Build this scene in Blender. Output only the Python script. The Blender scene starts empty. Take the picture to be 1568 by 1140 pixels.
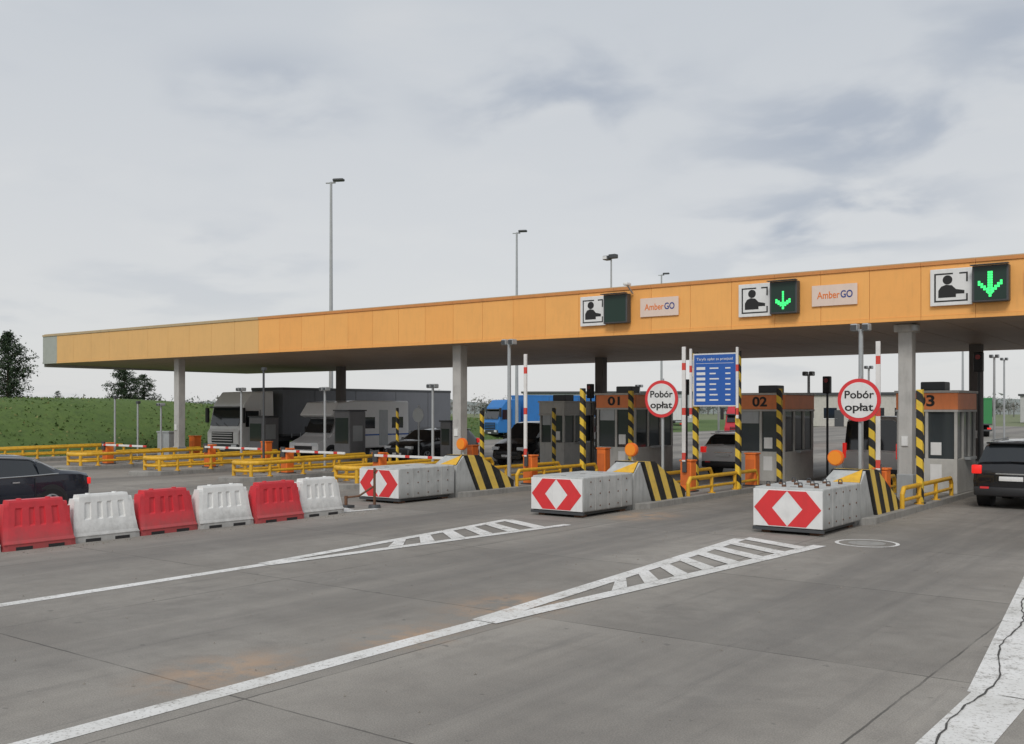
import bpy, bmesh, math, random
from mathutils import Vector, Matrix
random.seed(7)
R=math.radians
scene=bpy.context.scene
scene.view_settings.view_transform='Standard'
scene.view_settings.look='None'
scene.view_settings.exposure=0

# ------------------------------------------------------------------ materials
def newmat(name):
    m=bpy.data.materials.new(name); m.use_nodes=True
    return m,m.node_tree,m.node_tree.nodes['Principled BSDF']
def L(nt,a,b): nt.links.new(a,b)
def math_n(nt,op,a,b=None,c=None,clamp=False):
    n=nt.nodes.new('ShaderNodeMath'); n.operation=op; n.use_clamp=clamp
    for i,x in enumerate((a,b,c)):
        if x is None: continue
        if isinstance(x,(int,float)): n.inputs[i].default_value=x
        else: L(nt,x,n.inputs[i])
    return n.outputs[0]
def noise_n(nt,vec,scale,detail=4,rough=.55,dist=0):
    n=nt.nodes.new('ShaderNodeTexNoise')
    n.inputs['Scale'].default_value=scale; n.inputs['Detail'].default_value=detail
    n.inputs['Roughness'].default_value=rough; n.inputs['Distortion'].default_value=dist
    if vec is not None: L(nt,vec,n.inputs['Vector'])
    return n.outputs['Fac']
def mix_n(nt,f,a,b,mode='MIX'):
    n=nt.nodes.new('ShaderNodeMix'); n.data_type='RGBA'; n.blend_type=mode
    for i,x in ((0,f),(6,a),(7,b)):
        if isinstance(x,(int,float)): n.inputs[i].default_value=x
        elif isinstance(x,(tuple,list)): n.inputs[i].default_value=(x[0],x[1],x[2],1)
        else: L(nt,x,n.inputs[i])
    return n.outputs[2]
def ramp_n(nt,f,lo,hi,a=0,b=1):
    n=nt.nodes.new('ShaderNodeMapRange'); n.inputs[1].default_value=lo; n.inputs[2].default_value=hi
    n.inputs[3].default_value=a; n.inputs[4].default_value=b; n.interpolation_type='SMOOTHSTEP'
    L(nt,f,n.inputs[0]); return n.outputs[0]
def pos_n(nt):
    g=nt.nodes.new('ShaderNodeNewGeometry'); return g.outputs['Position']
def scalevec(nt,vec,s):
    n=nt.nodes.new('ShaderNodeMapping'); n.inputs['Scale'].default_value=s; L(nt,vec,n.inputs['Vector']); return n.outputs[0]
def bump(nt,bs,h,strength=.2,dist=.01):
    n=nt.nodes.new('ShaderNodeBump'); n.inputs['Strength'].default_value=strength; n.inputs['Distance'].default_value=dist
    L(nt,h,n.inputs['Height']); L(nt,n.outputs[0],bs.inputs['Normal'])
_mc={}
def M(name,col=None,rough=.6,metal=0,dirt=.25,scale=3,emit=0,coat=0,bmp=0,splash=0):
    if name in _mc: return _mc[name]
    m,nt,bs=newmat(name)
    bs.inputs['Roughness'].default_value=rough; bs.inputs['Metallic'].default_value=metal
    if coat: bs.inputs['Coat Weight'].default_value=coat
    p=pos_n(nt)
    n=noise_n(nt,p,scale,7,.65)
    st=noise_n(nt,scalevec(nt,p,(6,6,.7)),1.5,5,.6)
    f=math_n(nt,'MULTIPLY',ramp_n(nt,n,.4,.75),dirt)
    f2=math_n(nt,'MULTIPLY',ramp_n(nt,st,.45,.75),dirt*.8)
    f=math_n(nt,'ADD',f,f2,clamp=True)
    dc=tuple(c*.45+.02 for c in col)
    c=mix_n(nt,f,col,dc)
    if splash:   # road grime thrown up on the lowest part
        sx=nt.nodes.new('ShaderNodeSeparateXYZ'); L(nt,p,sx.inputs[0])
        k=math_n(nt,'ADD',sx.outputs[2],math_n(nt,'MULTIPLY',math_n(nt,'SUBTRACT',noise_n(nt,p,6,6,.7),.5),.5))
        k=math_n(nt,'MULTIPLY',ramp_n(nt,k,.0,.5,1,0),splash); c=mix_n(nt,k,c,(.13,.12,.105))
    L(nt,c,bs.inputs['Base Color'])
    if emit:
        bs.inputs['Emission Color'].default_value=(*col,1); bs.inputs['Emission Strength'].default_value=emit
    if bmp: bump(nt,bs,noise_n(nt,p,40,5),bmp,.01)
    _mc[name]=m; return m
def stripes(name,cx,cy,cz,period,c1,c2,duty=.5,dirt=.3):
    m,nt,bs=newmat(name); bs.inputs['Roughness'].default_value=.6
    p=pos_n(nt); sx=nt.nodes.new('ShaderNodeSeparateXYZ'); L(nt,p,sx.inputs[0])
    s=math_n(nt,'MULTIPLY',sx.outputs[0],cx); s=math_n(nt,'MULTIPLY_ADD',sx.outputs[1],cy,s); s=math_n(nt,'MULTIPLY_ADD',sx.outputs[2],cz,s)
    fr=math_n(nt,'FRACT',math_n(nt,'DIVIDE',s,period))
    k=math_n(nt,'GREATER_THAN',fr,duty)
    c=mix_n(nt,k,c1,c2)
    n=ramp_n(nt,noise_n(nt,p,5,8,.7),.45,.8,0,dirt)
    c=mix_n(nt,n,c,(.16,.15,.14)); L(nt,c,bs.inputs['Base Color'])
    _mc[name]=m; return m

yellow=M('yellow_paint',(.80,.45,.03),.5,dirt=.4,scale=5)
orange=M('orange_plastic',(.88,.20,.03),.5,dirt=.25)
conc=M('concrete',(.50,.49,.47),.9,dirt=.3,scale=2.5,bmp=.4)
concL=M('concrete_pale',(.50,.51,.50),.85,dirt=.45,scale=3,bmp=.35,splash=.6)
kerbm=M('kerb_concrete',(.33,.32,.30),.9,dirt=.5,bmp=.4)
steel=M('galvanised_steel',(.42,.44,.45),.5,.2,dirt=.25)
dsteel=M('dark_steel',(.075,.08,.085),.5,.2)
black=M('black_plastic',(.02,.02,.022),.5)
rubber=M('rubber',(.018,.018,.018),.85)
glass=M('dark_glass',(.018,.022,.026),.06,0,dirt=.1,coat=.5)
glassb=M('booth_glass',(.05,.06,.065),.08,dirt=.1)
white=M('white_paint',(.80,.80,.79),.5,dirt=.18)
whitep=M('white_plastic',(.80,.80,.78),.45,dirt=.22,scale=4,splash=.55)
redp=M('red_plastic',(.68,.04,.055),.4,dirt=.25,scale=4,splash=.45)
redr=M('red_reflective',(.74,.04,.045),.45,dirt=.2)
textb=M('black_text',(.015,.015,.015),.6,dirt=0)
textw=M('white_text',(.8,.8,.8),.6,dirt=0)
bluem=M('blue_sign',(.025,.12,.46),.5,dirt=.1)
beige=M('booth_panel',(.52,.51,.48),.6,dirt=.3)
boothO=M('booth_orange_band',(.85,.26,.09),.55,dirt=.2)
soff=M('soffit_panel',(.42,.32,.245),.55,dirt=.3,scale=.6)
rust=M('rusty_steel',(.16,.08,.045),.85,dirt=.5,scale=9)
chrome=M('chrome',(.6,.6,.6),.2,.9,dirt=.05)
tail=M('tail_light',(.7,.02,.015),.3,dirt=0,emit=.6)
head=M('head_light',(.75,.78,.8),.15,dirt=0)
led=M('green_led',(.05,.92,.2),.5,dirt=0,emit=1.0)
amber=M('amber_lens',(.85,.27,.02),.35,dirt=.15,emit=.1)
nose_st=stripes('nose_stripes',0,1,.55,.60,(.86,.60,.12),(.02,.02,.02),.47,.4)
post_st=stripes('post_stripes',.7,.7,1.0,.46,(.82,.56,.05),(.02,.02,.02),.52,.3)
boom_st=stripes('boom_stripes',0,0,1,1.25,(.80,.78,.76),(.70,.07,.05),.84,.2)
boomh_st=stripes('boom_stripes_h',1,0,0,.95,(.78,.77,.75),(.68,.05,.04),.8,.2)

# ------------------------------------------------------------------ mesh builder
class O:
    def __init__(s,name): s.n=name; s.v=[]; s.f=[]; s.m=[]; s.s=[]; s.mats=[]
    def mi(s,mat):
        if mat not in s.mats: s.mats.append(mat)
        return s.mats.index(mat)
    def add(s,v,f,mat,smooth=False):
        o=len(s.v); s.v+= [tuple(x) for x in v]; k=s.mi(mat)
        for q in f: s.f.append([i+o for i in q]); s.m.append(k); s.s.append(smooth)
    def addbm(s,bm,mat,smooth=False):
        bm.verts.index_update()
        s.add([v.co[:] for v in bm.verts],[[v.index for v in f.verts] for f in bm.faces],mat,smooth); bm.free()
    def box(s,x0,x1,y0,y1,z0,z1,mat,bev=0,seg=2):
        bm=bmesh.new(); bmesh.ops.create_cube(bm,size=1)
        for v in bm.verts:
            v.co=Vector(((x0+x1)/2+v.co.x*(x1-x0),(y0+y1)/2+v.co.y*(y1-y0),(z0+z1)/2+v.co.z*(z1-z0)))
        if bev: bmesh.ops.bevel(bm,geom=bm.edges[:],offset=bev,segments=seg,affect='EDGES',profile=.5)
        s.addbm(bm,mat)
    def cyl(s,p0,p1,r0,r1,mat,n=12,smooth=True):
        p0=Vector(p0); p1=Vector(p1); d=(p1-p0).normalized()
        a=d.orthogonal().normalized(); b=d.cross(a)
        v=[];f=[]
        for i in range(n):
            t=2*math.pi*i/n; u=a*math.cos(t)+b*math.sin(t)
            v.append(p0+u*r0); v.append(p1+u*r1)
        for i in range(n):
            j=(i+1)%n; f.append([2*i,2*j,2*j+1,2*i+1])
        s.add(v,f,mat,smooth)
        s.add([v[2*i] for i in range(n)],[list(range(n))],mat); s.add([v[2*i+1] for i in range(n)],[list(range(n))],mat)
    def ball(s,c,r,mat,sub=2,sc=(1,1,1)):
        bm=bmesh.new(); bmesh.ops.create_icosphere(bm,subdivisions=sub,radius=r)
        for v in bm.verts: v.co=Vector((c[0]+v.co.x*sc[0],c[1]+v.co.y*sc[1],c[2]+v.co.z*sc[2]))
        s.addbm(bm,mat,True)
    def tube(s,pts,r,mat,n=10):
        for a,b in zip(pts[:-1],pts[1:]): s.cyl(a,b,r,r,mat,n)
        for p in pts[1:-1]: s.ball(p,r*1.005,mat,2)
    def prism(s,pts,plane,a,b,mat,bev=0):
        def P(q,t):
            if plane=='yz': return (t,q[0],q[1])
            if plane=='xz': return (q[0],t,q[1])
            return (q[0],q[1],t)
        n=len(pts)
        bm=bmesh.new()
        va=[bm.verts.new(P(q,a)) for q in pts]; vb=[bm.verts.new(P(q,b)) for q in pts]
        bm.faces.new(va); bm.faces.new(vb[::-1])
        for i in range(n):
            j=(i+1)%n; bm.faces.new([va[i],vb[i],vb[j],va[j]])
        if bev:
            bmesh.ops.recalc_face_normals(bm,faces=bm.faces[:])
            bmesh.ops.bevel(bm,geom=bm.edges[:],offset=bev,segments=2,affect='EDGES',profile=.5)
        s.addbm(bm,mat)
    def quad(s,pts,mat): s.add(pts,[list(range(len(pts)))],mat)
    def make(s,loc=(0,0,0),rot=0,parent=None,recalc=True):
        me=bpy.data.meshes.new(s.n); me.from_pydata(s.v,[],s.f)
        for m in s.mats: me.materials.append(m)
        me.polygons.foreach_set('material_index',s.m); me.polygons.foreach_set('use_smooth',s.s)
        if recalc:
            bm=bmesh.new(); bm.from_mesh(me); bmesh.ops.recalc_face_normals(bm,faces=bm.faces[:]); bm.to_mesh(me); bm.free()
        ob=bpy.data.objects.new(s.n,me); scene.collection.objects.link(ob)
        ob.location=loc; ob.rotation_euler=(0,0,rot)
        if parent: ob.parent=parent
        return ob
def text(body,size,mat,parent,loc,name='lettering',rot=(R(90),0,0),bold=.0,width=None):
    cu=bpy.data.curves.new(name+'_c','FONT'); cu.body=body; cu.size=size; cu.align_x='CENTER'; cu.align_y='CENTER'; cu.extrude=.002; cu.offset=bold
    tmp=bpy.data.objects.new('tmp',cu); scene.collection.objects.link(tmp)
    bpy.context.view_layer.update()
    dg=bpy.context.evaluated_depsgraph_get()
    me=bpy.data.meshes.new_from_object(tmp.evaluated_get(dg))
    bpy.data.objects.remove(tmp)
    me.materials.clear(); me.materials.append(mat)
    ob=bpy.data.objects.new(name,me); scene.collection.objects.link(ob)
    ob.parent=parent; ob.location=loc; ob.rotation_euler=rot
    if width:
        w=max(v.co.x for v in me.vertices)-min(v.co.x for v in me.vertices)
        ob.scale=(width/w,1,1)
    return ob

# ------------------------------------------------------------------ ground
def pavement_nodes(nt):
    p=pos_n(nt); sx=nt.nodes.new('ShaderNodeSeparateXYZ'); L(nt,p,sx.inputs[0]); X,Y=sx.outputs[0],sx.outputs[1]
    n1=noise_n(nt,p,.22,5,.6,.4); n2=noise_n(nt,p,2.2,8,.7); n3=noise_n(nt,p,70,3,.7)
    n4=noise_n(nt,scalevec(nt,p,(1.6,.12,1)),1,6,.65); n5=noise_n(nt,scalevec(nt,p,(.9,.05,1)),1,5,.6)
    n7=noise_n(nt,scalevec(nt,p,(3.5,.18,1)),1,6,.7); n8=noise_n(nt,p,.75,7,.72,.6)
    c=mix_n(nt,ramp_n(nt,n1,.35,.65),(.262,.242,.217),(.325,.303,.274))
    c=mix_n(nt,ramp_n(nt,n2,.35,.75,0,.55),c,(.205,.19,.172))
    c=mix_n(nt,ramp_n(nt,n5,.5,.7,0,.4),c,(.40,.37,.33))
    c=mix_n(nt,ramp_n(nt,n8,.5,.72,0,.5),c,(.185,.172,.158))
    c=mix_n(nt,ramp_n(nt,n7,.54,.74,0,.45),c,(.165,.155,.145))
    # pale patch repairs with hard edges
    pv=nt.nodes.new('ShaderNodeTexVoronoi'); pv.inputs['Scale'].default_value=.22; L(nt,p,pv.inputs['Vector'])
    sc=nt.nodes.new('ShaderNodeSeparateColor'); L(nt,pv.outputs['Color'],sc.inputs[0])
    # slab to slab tone differences
    def cell(co,off,per): return math_n(nt,'FLOOR',math_n(nt,'DIVIDE',math_n(nt,'ADD',co,off),per))
    cb=nt.nodes.new('ShaderNodeCombineXYZ'); L(nt,cell(X,7.1,4.5),cb.inputs[0]); L(nt,cell(Y,-5.6,4.3),cb.inputs[1])
    wn=nt.nodes.new('ShaderNodeTexWhiteNoise'); wn.noise_dimensions='2D'; L(nt,cb.outputs[0],wn.inputs['Vector'])
    tone=ramp_n(nt,wn.outputs['Value'],0,1,.90,1.07)
    cc=nt.nodes.new('ShaderNodeCombineXYZ'); [L(nt,tone,cc.inputs[i]) for i in range(3)]
    c=mix_n(nt,1.0,c,cc.outputs[0],'MULTIPLY')
    w=math_n(nt,'COSINE',math_n(nt,'MULTIPLY',math_n(nt,'ADD',X,10.2),2*math.pi/5.55))
    w=ramp_n(nt,w,-.3,.95); w=math_n(nt,'MULTIPLY',w,ramp_n(nt,n4,.3,.65,.25,1))
    w=math_n(nt,'MULTIPLY',w,ramp_n(nt,Y,2,20,.3,.7))
    c=mix_n(nt,w,c,(.155,.147,.139))
    c=mix_n(nt,1.0,c,mix_n(nt,ramp_n(nt,n3,.3,.7),(.78,.78,.78),(1.16,1.16,1.15)),'MULTIPLY')
    n6=noise_n(nt,p,5.5,3,.5)
    c=mix_n(nt,ramp_n(nt,n6,.69,.75,0,.5),c,(.10,.095,.09))
    wob=math_n(nt,'MULTIPLY',math_n(nt,'SUBTRACT',noise_n(nt,p,1.5,5,.7),.5),.05)
    def joint(co,off,per,wid):
        a=math_n(nt,'FRACT',math_n(nt,'DIVIDE',math_n(nt,'ADD',math_n(nt,'ADD',co,off),wob),per))
        a=math_n(nt,'ABSOLUTE',math_n(nt,'SUBTRACT',a,.5))
        return math_n(nt,'LESS_THAN',a,wid/per)
    j=math_n(nt,'MAXIMUM',joint(X,7.1+2.25,4.5,.011),joint(Y,-5.6+2.15,4.3,.011))
    jn=ramp_n(nt,noise_n(nt,p,.8,3),.35,.6,.2,.8)
    c=mix_n(nt,math_n(nt,'MULTIPLY',j,jn),c,(.07,.066,.06))
    for (a,b,r) in ((-7.75,10.3,1.1),(-8.0,6.1,.9),(-11.8,20.6,1.2),(-7.6,8.2,.8)):
        d=nt.nodes.new('ShaderNodeVectorMath'); d.operation='DISTANCE'; L(nt,scalevec(nt,p,(1,.7,0)),d.inputs[0]); d.inputs[1].default_value=(a,b*.7,0)
        k=math_n(nt,'MULTIPLY',ramp_n(nt,d.outputs['Value'],0,r,1,0),ramp_n(nt,n2,.38,.62,.0,.7))
        c=mix_n(nt,k,c,(.50,.33,.21))
    return c,p,n3
def mat_pave():
    m,nt,bs=newmat('concrete_pavement'); c,p,n3=pavement_nodes(nt); L(nt,c,bs.inputs['Base Color']); bs.inputs['Roughness'].default_value=.85
    bs.inputs['Specular IOR Level'].default_value=.3
    bump(nt,bs,n3,.3,.006); return m
def mat_paintline():
    m,nt,bs=newmat('road_paint'); c,p,n3=pavement_nodes(nt)
    w=ramp_n(nt,noise_n(nt,p,3.5,9,.75),.5,.66); w2=ramp_n(nt,noise_n(nt,p,28,6,.7),.53,.64,0,.9)
    w=math_n(nt,'ADD',math_n(nt,'MULTIPLY',w,.55),math_n(nt,'MULTIPLY',w2,.6),clamp=True)
    col=mix_n(nt,ramp_n(nt,noise_n(nt,p,1.2,4),.3,.7),(.80,.79,.77),(.66,.65,.62))
    L(nt,mix_n(nt,w,col,c),bs.inputs['Base Color']); bs.inputs['Roughness'].default_value=.75; return m
def mat_grass(name='grass',a=(.075,.135,.026),b=(.11,.17,.038),dk=(.045,.08,.02),bs_=.4):
    m,nt,bs=newmat(name); p=pos_n(nt)
    c=mix_n(nt,ramp_n(nt,noise_n(nt,p,.15,6,.65),.35,.65),a,b)
    c=mix_n(nt,ramp_n(nt,noise_n(nt,p,1.7,8,.8),.35,.75,0,.7),c,dk)
    c=mix_n(nt,ramp_n(nt,noise_n(nt,p,.9,8,.7),.58,.8,0,.5),c,(.22,.20,.08))
    L(nt,c,bs.inputs['Base Color']); bs.inputs['Roughness'].default_value=.95; bump(nt,bs,noise_n(nt,p,6,8,.8),bs_,.1); return m
pave=mat_pave(); lpaint=mat_paintline(); grassm=mat_grass(); fieldm=mat_grass('far_field',(.15,.19,.09),(.22,.23,.13),(.12,.14,.07))

g=O('ground'); g.quad([(-3000,-1500,-.08),(3000,-1500,-.08),(3000,3500,-.08),(-3000,3500,-.08)],fieldm); g.make()
g=O('road_pavement'); g.quad([(-49.5,-60,0),(45,-60,0),(45,150,0),(-49.5,150,0)],pave); g.make()

def hill(x,y):
    t=max(0,min(1,(-50-x)/9.5)); t=t*t*(3-2*t)
    fy=1 if y<36 else max(0,1-(y-36)/75)
    bk=max(0,min(1,(x+150)/30))
    return 3.1*t*fy*bk
e=O('grass_embankment'); nx,ny=110,130
vs=[];fs=[]
for i in range(nx+1):
    for j in range(ny+1):
        x=-49.3-(i/nx)**1.6*105; y=-60+j*2.0
        z=hill(x,y); z+= (random.uniform(-.04,.04)+.08*math.sin(x*.6+y*.3)*math.sin(y*.21)) if z>.1 else 0
        vs.append((x,y,z-.03))
for i in range(nx):
    for j in range(ny):
        a=i*(ny+1)+j; fs.append([a,a+1,a+ny+2,a+ny+1])
e.add(vs,fs,grassm,True); e.make()
t=O('grass_tufts'); gm2=M('grass_blade',(.10,.165,.04),.9,dirt=.4,scale=.5); gm3=M('dry_grass_blade',(.22,.22,.08),.9,dirt=.3,scale=.5)
for k in range(9000):
    y=random.uniform(5,85); x=-50-random.random()**.8*12
    z=hill(x,y)-.04; h=random.uniform(.05,.15); w=random.uniform(.05,.12); a=random.uniform(0,3.14)
    c,s_=math.cos(a)*w,math.sin(a)*w
    t.add([(x-c,y-s_,z),(x+c,y+s_,z),(x+random.uniform(-.1,.1),y+random.uniform(-.1,.1),z+h)],[[0,1,2]],gm3 if random.random()<.15 else gm2)
t.make(recalc=False)

mk=O('lane_marking')
def strip(pts,w,z=.004,mt=None):
    for (x0,y0),(x1,y1) in zip(pts[:-1],pts[1:]):
        d=Vector((x1-x0,y1-y0)).normalized(); n=Vector((-d.y,d.x))*w/2
        mk.quad([(x0-n.x,y0-n.y,z),(x1-n.x,y1-n.y,z),(x1+n.x,y1+n.y,z),(x0+n.x,y0+n.y,z)],mt or lpaint)
def gore(ax,ay,xl,xr,ye,w,y_start,hatch=True):
    strip([(ax,y_start),(ax,ay)],w)
    strip([(ax-w*.25,ay+.002),(xl,ye)],w,.008); strip([(ax+w*.25,ay+.002),(xr,ye)],w,.0085)
    if hatch:
        y=ay+2.6
        while y<ye-.6:
            def xe(yy,side):
                f=(yy-ay)/(ye-ay); return (ax+(xl-ax)*f+w*.3) if side<0 else (ax+(xr-ax)*f-w*.3)
            sk=.7
            mk.quad([(xe(y+sk,-1),y+sk,.012),(xe(y,1),y,.012),(xe(y+.36,1),y+.36,.012),(xe(y+sk+.36,-1),y+sk+.36,.012)],lpaint)
            y+=.78
gore(-7.42,9.3,-8.2,-6.65,18.1,.25,-12)
gore(-12.93,10.6,-13.75,-12.15,18.1,.22,-12)
gore(-18.6,10.6,-19.3,-17.8,18.1,.2,-12)
strip([(-1.93,-12),(-1.93,9.6)],.47)
strip([(-1.95,9.602),(-2.95,18.1)],.50,.0045)
strip([(-1.75,9.604),(-.9,18.1)],.42,.0075)
crackm=M('joint_sealant',(.07,.067,.063),.9,dirt=.3)
random.seed(5)
cp=[(-2.06,4)]
for i in range(1,90): cp.append((-2.06-(.0 if i<36 else (i-36)*.017)+.05*math.sin(i*.35)+random.uniform(-.014,.014),4+i*.155))
for a,b_ in zip(cp[:-1],cp[1:]): strip([a,b_],random.uniform(.008,.02),.011,crackm)
mk.make()
mr=O('manhole_cover')
cx,cy=-6.08,18.95
for i in range(40):
    a0,a1=2*math.pi*i/40,2*math.pi*(i+1)/40
    P=lambda r,a,z:(cx+r*math.cos(a),cy+r*math.sin(a),z)
    mr.quad([P(.5,a0,.005),P(.57,a0,.005),P(.57,a1,.005),P(.5,a1,.005)],lpaint)
mr.cyl((cx,cy,0),(cx,cy,.006),.33,.33,kerbm,28)
mr.make()
# loose grit beside barriers and island kerbs
gr=O('gravel_debris'); random.seed(21)
gm=M('gravel_stone',(.26,.24,.21),.95,dirt=.5,scale=20)
for k in range(900):
    r=random.random()
    if r<.4: x=-17.55+abs(random.gauss(0,.22)); y=random.uniform(6,18)
    elif r<.8:
        x=random.choice([-18.98,-13.3,-7.77])+.80+abs(random.gauss(0,.15)); y=random.uniform(19.2,30)
    else: x=random.uniform(-17,-3); y=random.uniform(4,19)
    s_=random.uniform(.006,.02)
    v=[(x+s_*random.uniform(.6,1.2)*math.cos(q*2.09),y+s_*random.uniform(.6,1.2)*math.sin(q*2.09),.003) for q in range(3)]+[(x,y,.003+s_*1.1)]
    gr.add(v,[[0,1,3],[1,2,3],[2,0,3]],gm)
gr.make(recalc=False)

# ------------------------------------------------------------------ canopy
YF=27.0; YB=39.8; XL=-50.2; XR=14; ZB=4.73; ZT=6.19; ZBB=4.57
canopy=bpy.data.objects.new('toll_plaza_canopy',None); scene.collection.objects.link(canopy)
fo=M('fascia_orange',(.95,.465,.13),.5,dirt=.14,scale=1.2)
fo2=M('fascia_orange_b',(.94,.445,.12),.5,dirt=.14,scale=1.2)
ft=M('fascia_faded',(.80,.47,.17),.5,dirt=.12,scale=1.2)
fg=M('fascia_grey',(.40,.42,.38),.5,dirt=.2)
ftrim=M('fascia_trim',(.66,.27,.08),.5,dirt=.2)
ftrim2=M('fascia_trim_grey',(.50,.38,.22),.5,dirt=.2)
b=O('canopy_body')
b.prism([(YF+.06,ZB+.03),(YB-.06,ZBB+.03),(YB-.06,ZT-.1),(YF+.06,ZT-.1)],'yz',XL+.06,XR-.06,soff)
b.make(parent=canopy)
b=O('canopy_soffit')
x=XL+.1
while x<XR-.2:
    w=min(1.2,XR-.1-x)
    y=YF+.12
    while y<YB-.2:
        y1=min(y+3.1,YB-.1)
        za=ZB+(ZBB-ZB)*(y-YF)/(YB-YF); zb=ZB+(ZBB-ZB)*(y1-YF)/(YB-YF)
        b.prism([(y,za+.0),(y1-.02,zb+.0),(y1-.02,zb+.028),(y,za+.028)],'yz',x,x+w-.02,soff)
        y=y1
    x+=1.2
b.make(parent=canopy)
b=O('canopy_fascia')
k=0
edges=[XL,-48.85]
xx=-48.85
while xx<-33.3-1: xx+=1.555; edges.append(xx)
while xx<XR: xx+=1.30; edges.append(xx)
for a,c in zip(edges[:-1],edges[1:]):
    m=fg if a<-49 else (ft if a<-34 else (fo if (k%3) else fo2)); k+=1
    b.box(a+.005,c-.005,YF-.0,YF+.05,ZB+.10,ZT-.09,m)
    b.box(a+.003,c-.003,YF-.035,YF+.06,ZT-.085,ZT,ftrim if a>-34 else ftrim2)
    b.box(a+.003,c-.003,YF-.02,YF+.06,ZB,ZB+.095,fo2 if a>-34 else m)
for yy in (YB-.05,):
    b.box(XL,XR,yy,yy+.06,ZBB,ZT,fo2)
y=YF+.065
while y<YB-.1:
    y1=min(y+1.6,YB-.06); b.box(XL,XL+.05,y,y1-.012,ZBB,ZT,fg); b.box(XR-.05,XR,y,y1-.012,ZBB,ZT,fo); y=y1
b.make(parent=canopy)
b=O('canopy_roof'); b.box(XL,XR,YF+.065,YB,ZT+.01,ZT+.04,ftrim2); b.make(parent=canopy)
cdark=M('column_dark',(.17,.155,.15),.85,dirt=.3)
for (x,y,w,mt,zt,cap) in ((-39.95,27.9,.36,conc,4.75,0),(-23.35,27.9,.38,conc,4.75,0),(-7.9,27.9,.36,conc,4.75,1),
                   (-38.4,36.4,.38,cdark,4.65,0),(-22.75,36.4,.38,cdark,4.65,0),(-8.07,36.4,.38,cdark,4.65,0),
                   (8,27.9,.38,conc,4.75,0),(8,36.4,.38,cdark,4.65,0)):
    b=O('column'); b.box(x-w/2,x+w/2,y-w/2,y+w/2,.1,zt,mt,.025)
    if cap:
        b.box(x-w/2-.09,x+w/2+.09,y-w/2-.09,y+w/2+.09,4.50,4.7,conc,.02)
        b.cyl((x+.28,y-.3,4.52),(x+.28,y-.3,4.66),.09,.1,steel,14)
    b.box(x-w/2-.03,x+w/2+.03,y-w/2-.03,y+w/2+.03,.1,.75,steel,.02)
    b.box(x-.08,x+.08,y-w/2-.04,y-w/2,1.5,1.75,white)
    b.make(parent=canopy)

def lane_icon(x0,x1):
    o=O('lane_information_sign'); z0,z1=5.06,5.98; y=YF-.10
    o.box(x0,x1,y,YF-.04,z0,z1,white,.01)
    f=y-.004; w=x1-x0
    def r(a,b_,c,d): o.box(x0+a*w,x0+b_*w,f,y,z0+c*(z1-z0),z0+d*(z1-z0),textb)
    r(.10,.14,.1,.88); r(.14,.55,.84,.88); r(.14,.90,.1,.14); r(.86,.9,.14,.30)
    r(.70,.9,.84,.88); r(.86,.9,.62,.84)
    cxx=x0+.42*w; o.cyl((cxx,f-.001,z0+.64),(cxx,y,z0+.64),.115,.115,textb,20)
    pts=[(x0+.2*w,z0+.2),(x0+.2*w,z0+.38),(x0+.27*w,z0+.48),(x0+.38*w,z0+.52),(x0+.52*w,z0+.50),(x0+.62*w,z0+.40),(x0+.82*w,z0+.36),(x0+.82*w,z0+.28),(x0+.62*w,z0+.28),(x0+.62*w,z0+.2)]
    o.prism(pts,'xz',f-.001,y,textb)
    o.make()
def lane_signal(x0,x1,state):
    o=O('lane_signal'); z0,z1=5.08,5.97; y=YF-.28
    sc=M('signal_screen',(.012,.035,.025),.35,dirt=0)
    o.box(x0,x1,y,YF-.04,z0,z1,dsteel,.02); o.box(x0+.05,x1-.05,y-.006,y+.02,z0+.05,z1-.05,sc)
    o.box(x0-.02,x1+.02,y-.16,y,z1,z1+.02,dsteel)
    cx=(x0+x1)/2; f=y-.012
    if state:
        s=1.0 if state==2 else .72
        zb=5.22
        n=9 if state==2 else 7
        for i in range(n):
            for dx in ((-.03,.03) if state==2 else (0,)):
                zz=zb+.05+i*.062; o.box(cx+dx-.026,cx+dx+.026,f,y,zz,zz+.052,led)
        for sg in(-1,1):
            for i in range(1,5 if state==2 else 4):
                for q in(0,1):
                    zz=zb+.02+i*.06*s+q*.06; xx_=cx+sg*i*.062; o.box(xx_-.027,xx_+.027,f-.001,y,zz,zz+.054,led)
        o.box(cx-.03,cx+.03,f-.001,y,zb-.02,zb+.045,led)
    o.make()
ambA=M('banner_orange_text',(.80,.20,.03),.6,dirt=0); ambB=M('banner_navy_text',(.03,.06,.25),.6,dirt=0)
def banner(x0,x1):
    o=O('payment_banner'); o.box(x0,x1,YF-.055,YF-.036,5.24,5.80,M('banner_vinyl',(.80,.64,.55),.6,dirt=.1),.004); ob=o.make()
    w=x1-x0
    text('Amber',.27,ambA,ob,(x0+w*.37,YF-.058,5.52),width=w*.50,bold=.003); text('GO',.27,ambB,ob,(x0+w*.77,YF-.058,5.52),width=w*.26,bold=.005)
for (a,b_,c,d,e_,f_,st) in ((-17.58,-16.65,-16.62,-15.78,-15.45,-14.16,0),(-12.24,-11.27,-11.24,-10.46,-10.13,-8.9,1),(-7.05,-6.06,-6.02,-5.2,-4.9,-3.65,2)):
    lane_icon(a,b_); lane_signal(c,d,st); banner(e_,f_)
o=O('camera_mast'); o.cyl((-16.75,27.4,6.15),(-16.75,27.4,7.15),.03,.025,steel)
o.box(-16.98,-16.78,27.25,27.5,7.14,7.27,dsteel,.02); o.box(-16.80,-16.55,27.3,27.5,7.18,7.31,dsteel,.02); o.box(-16.96,-16.82,27.22,27.25,7.16,7.25,white); o.make()
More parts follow.
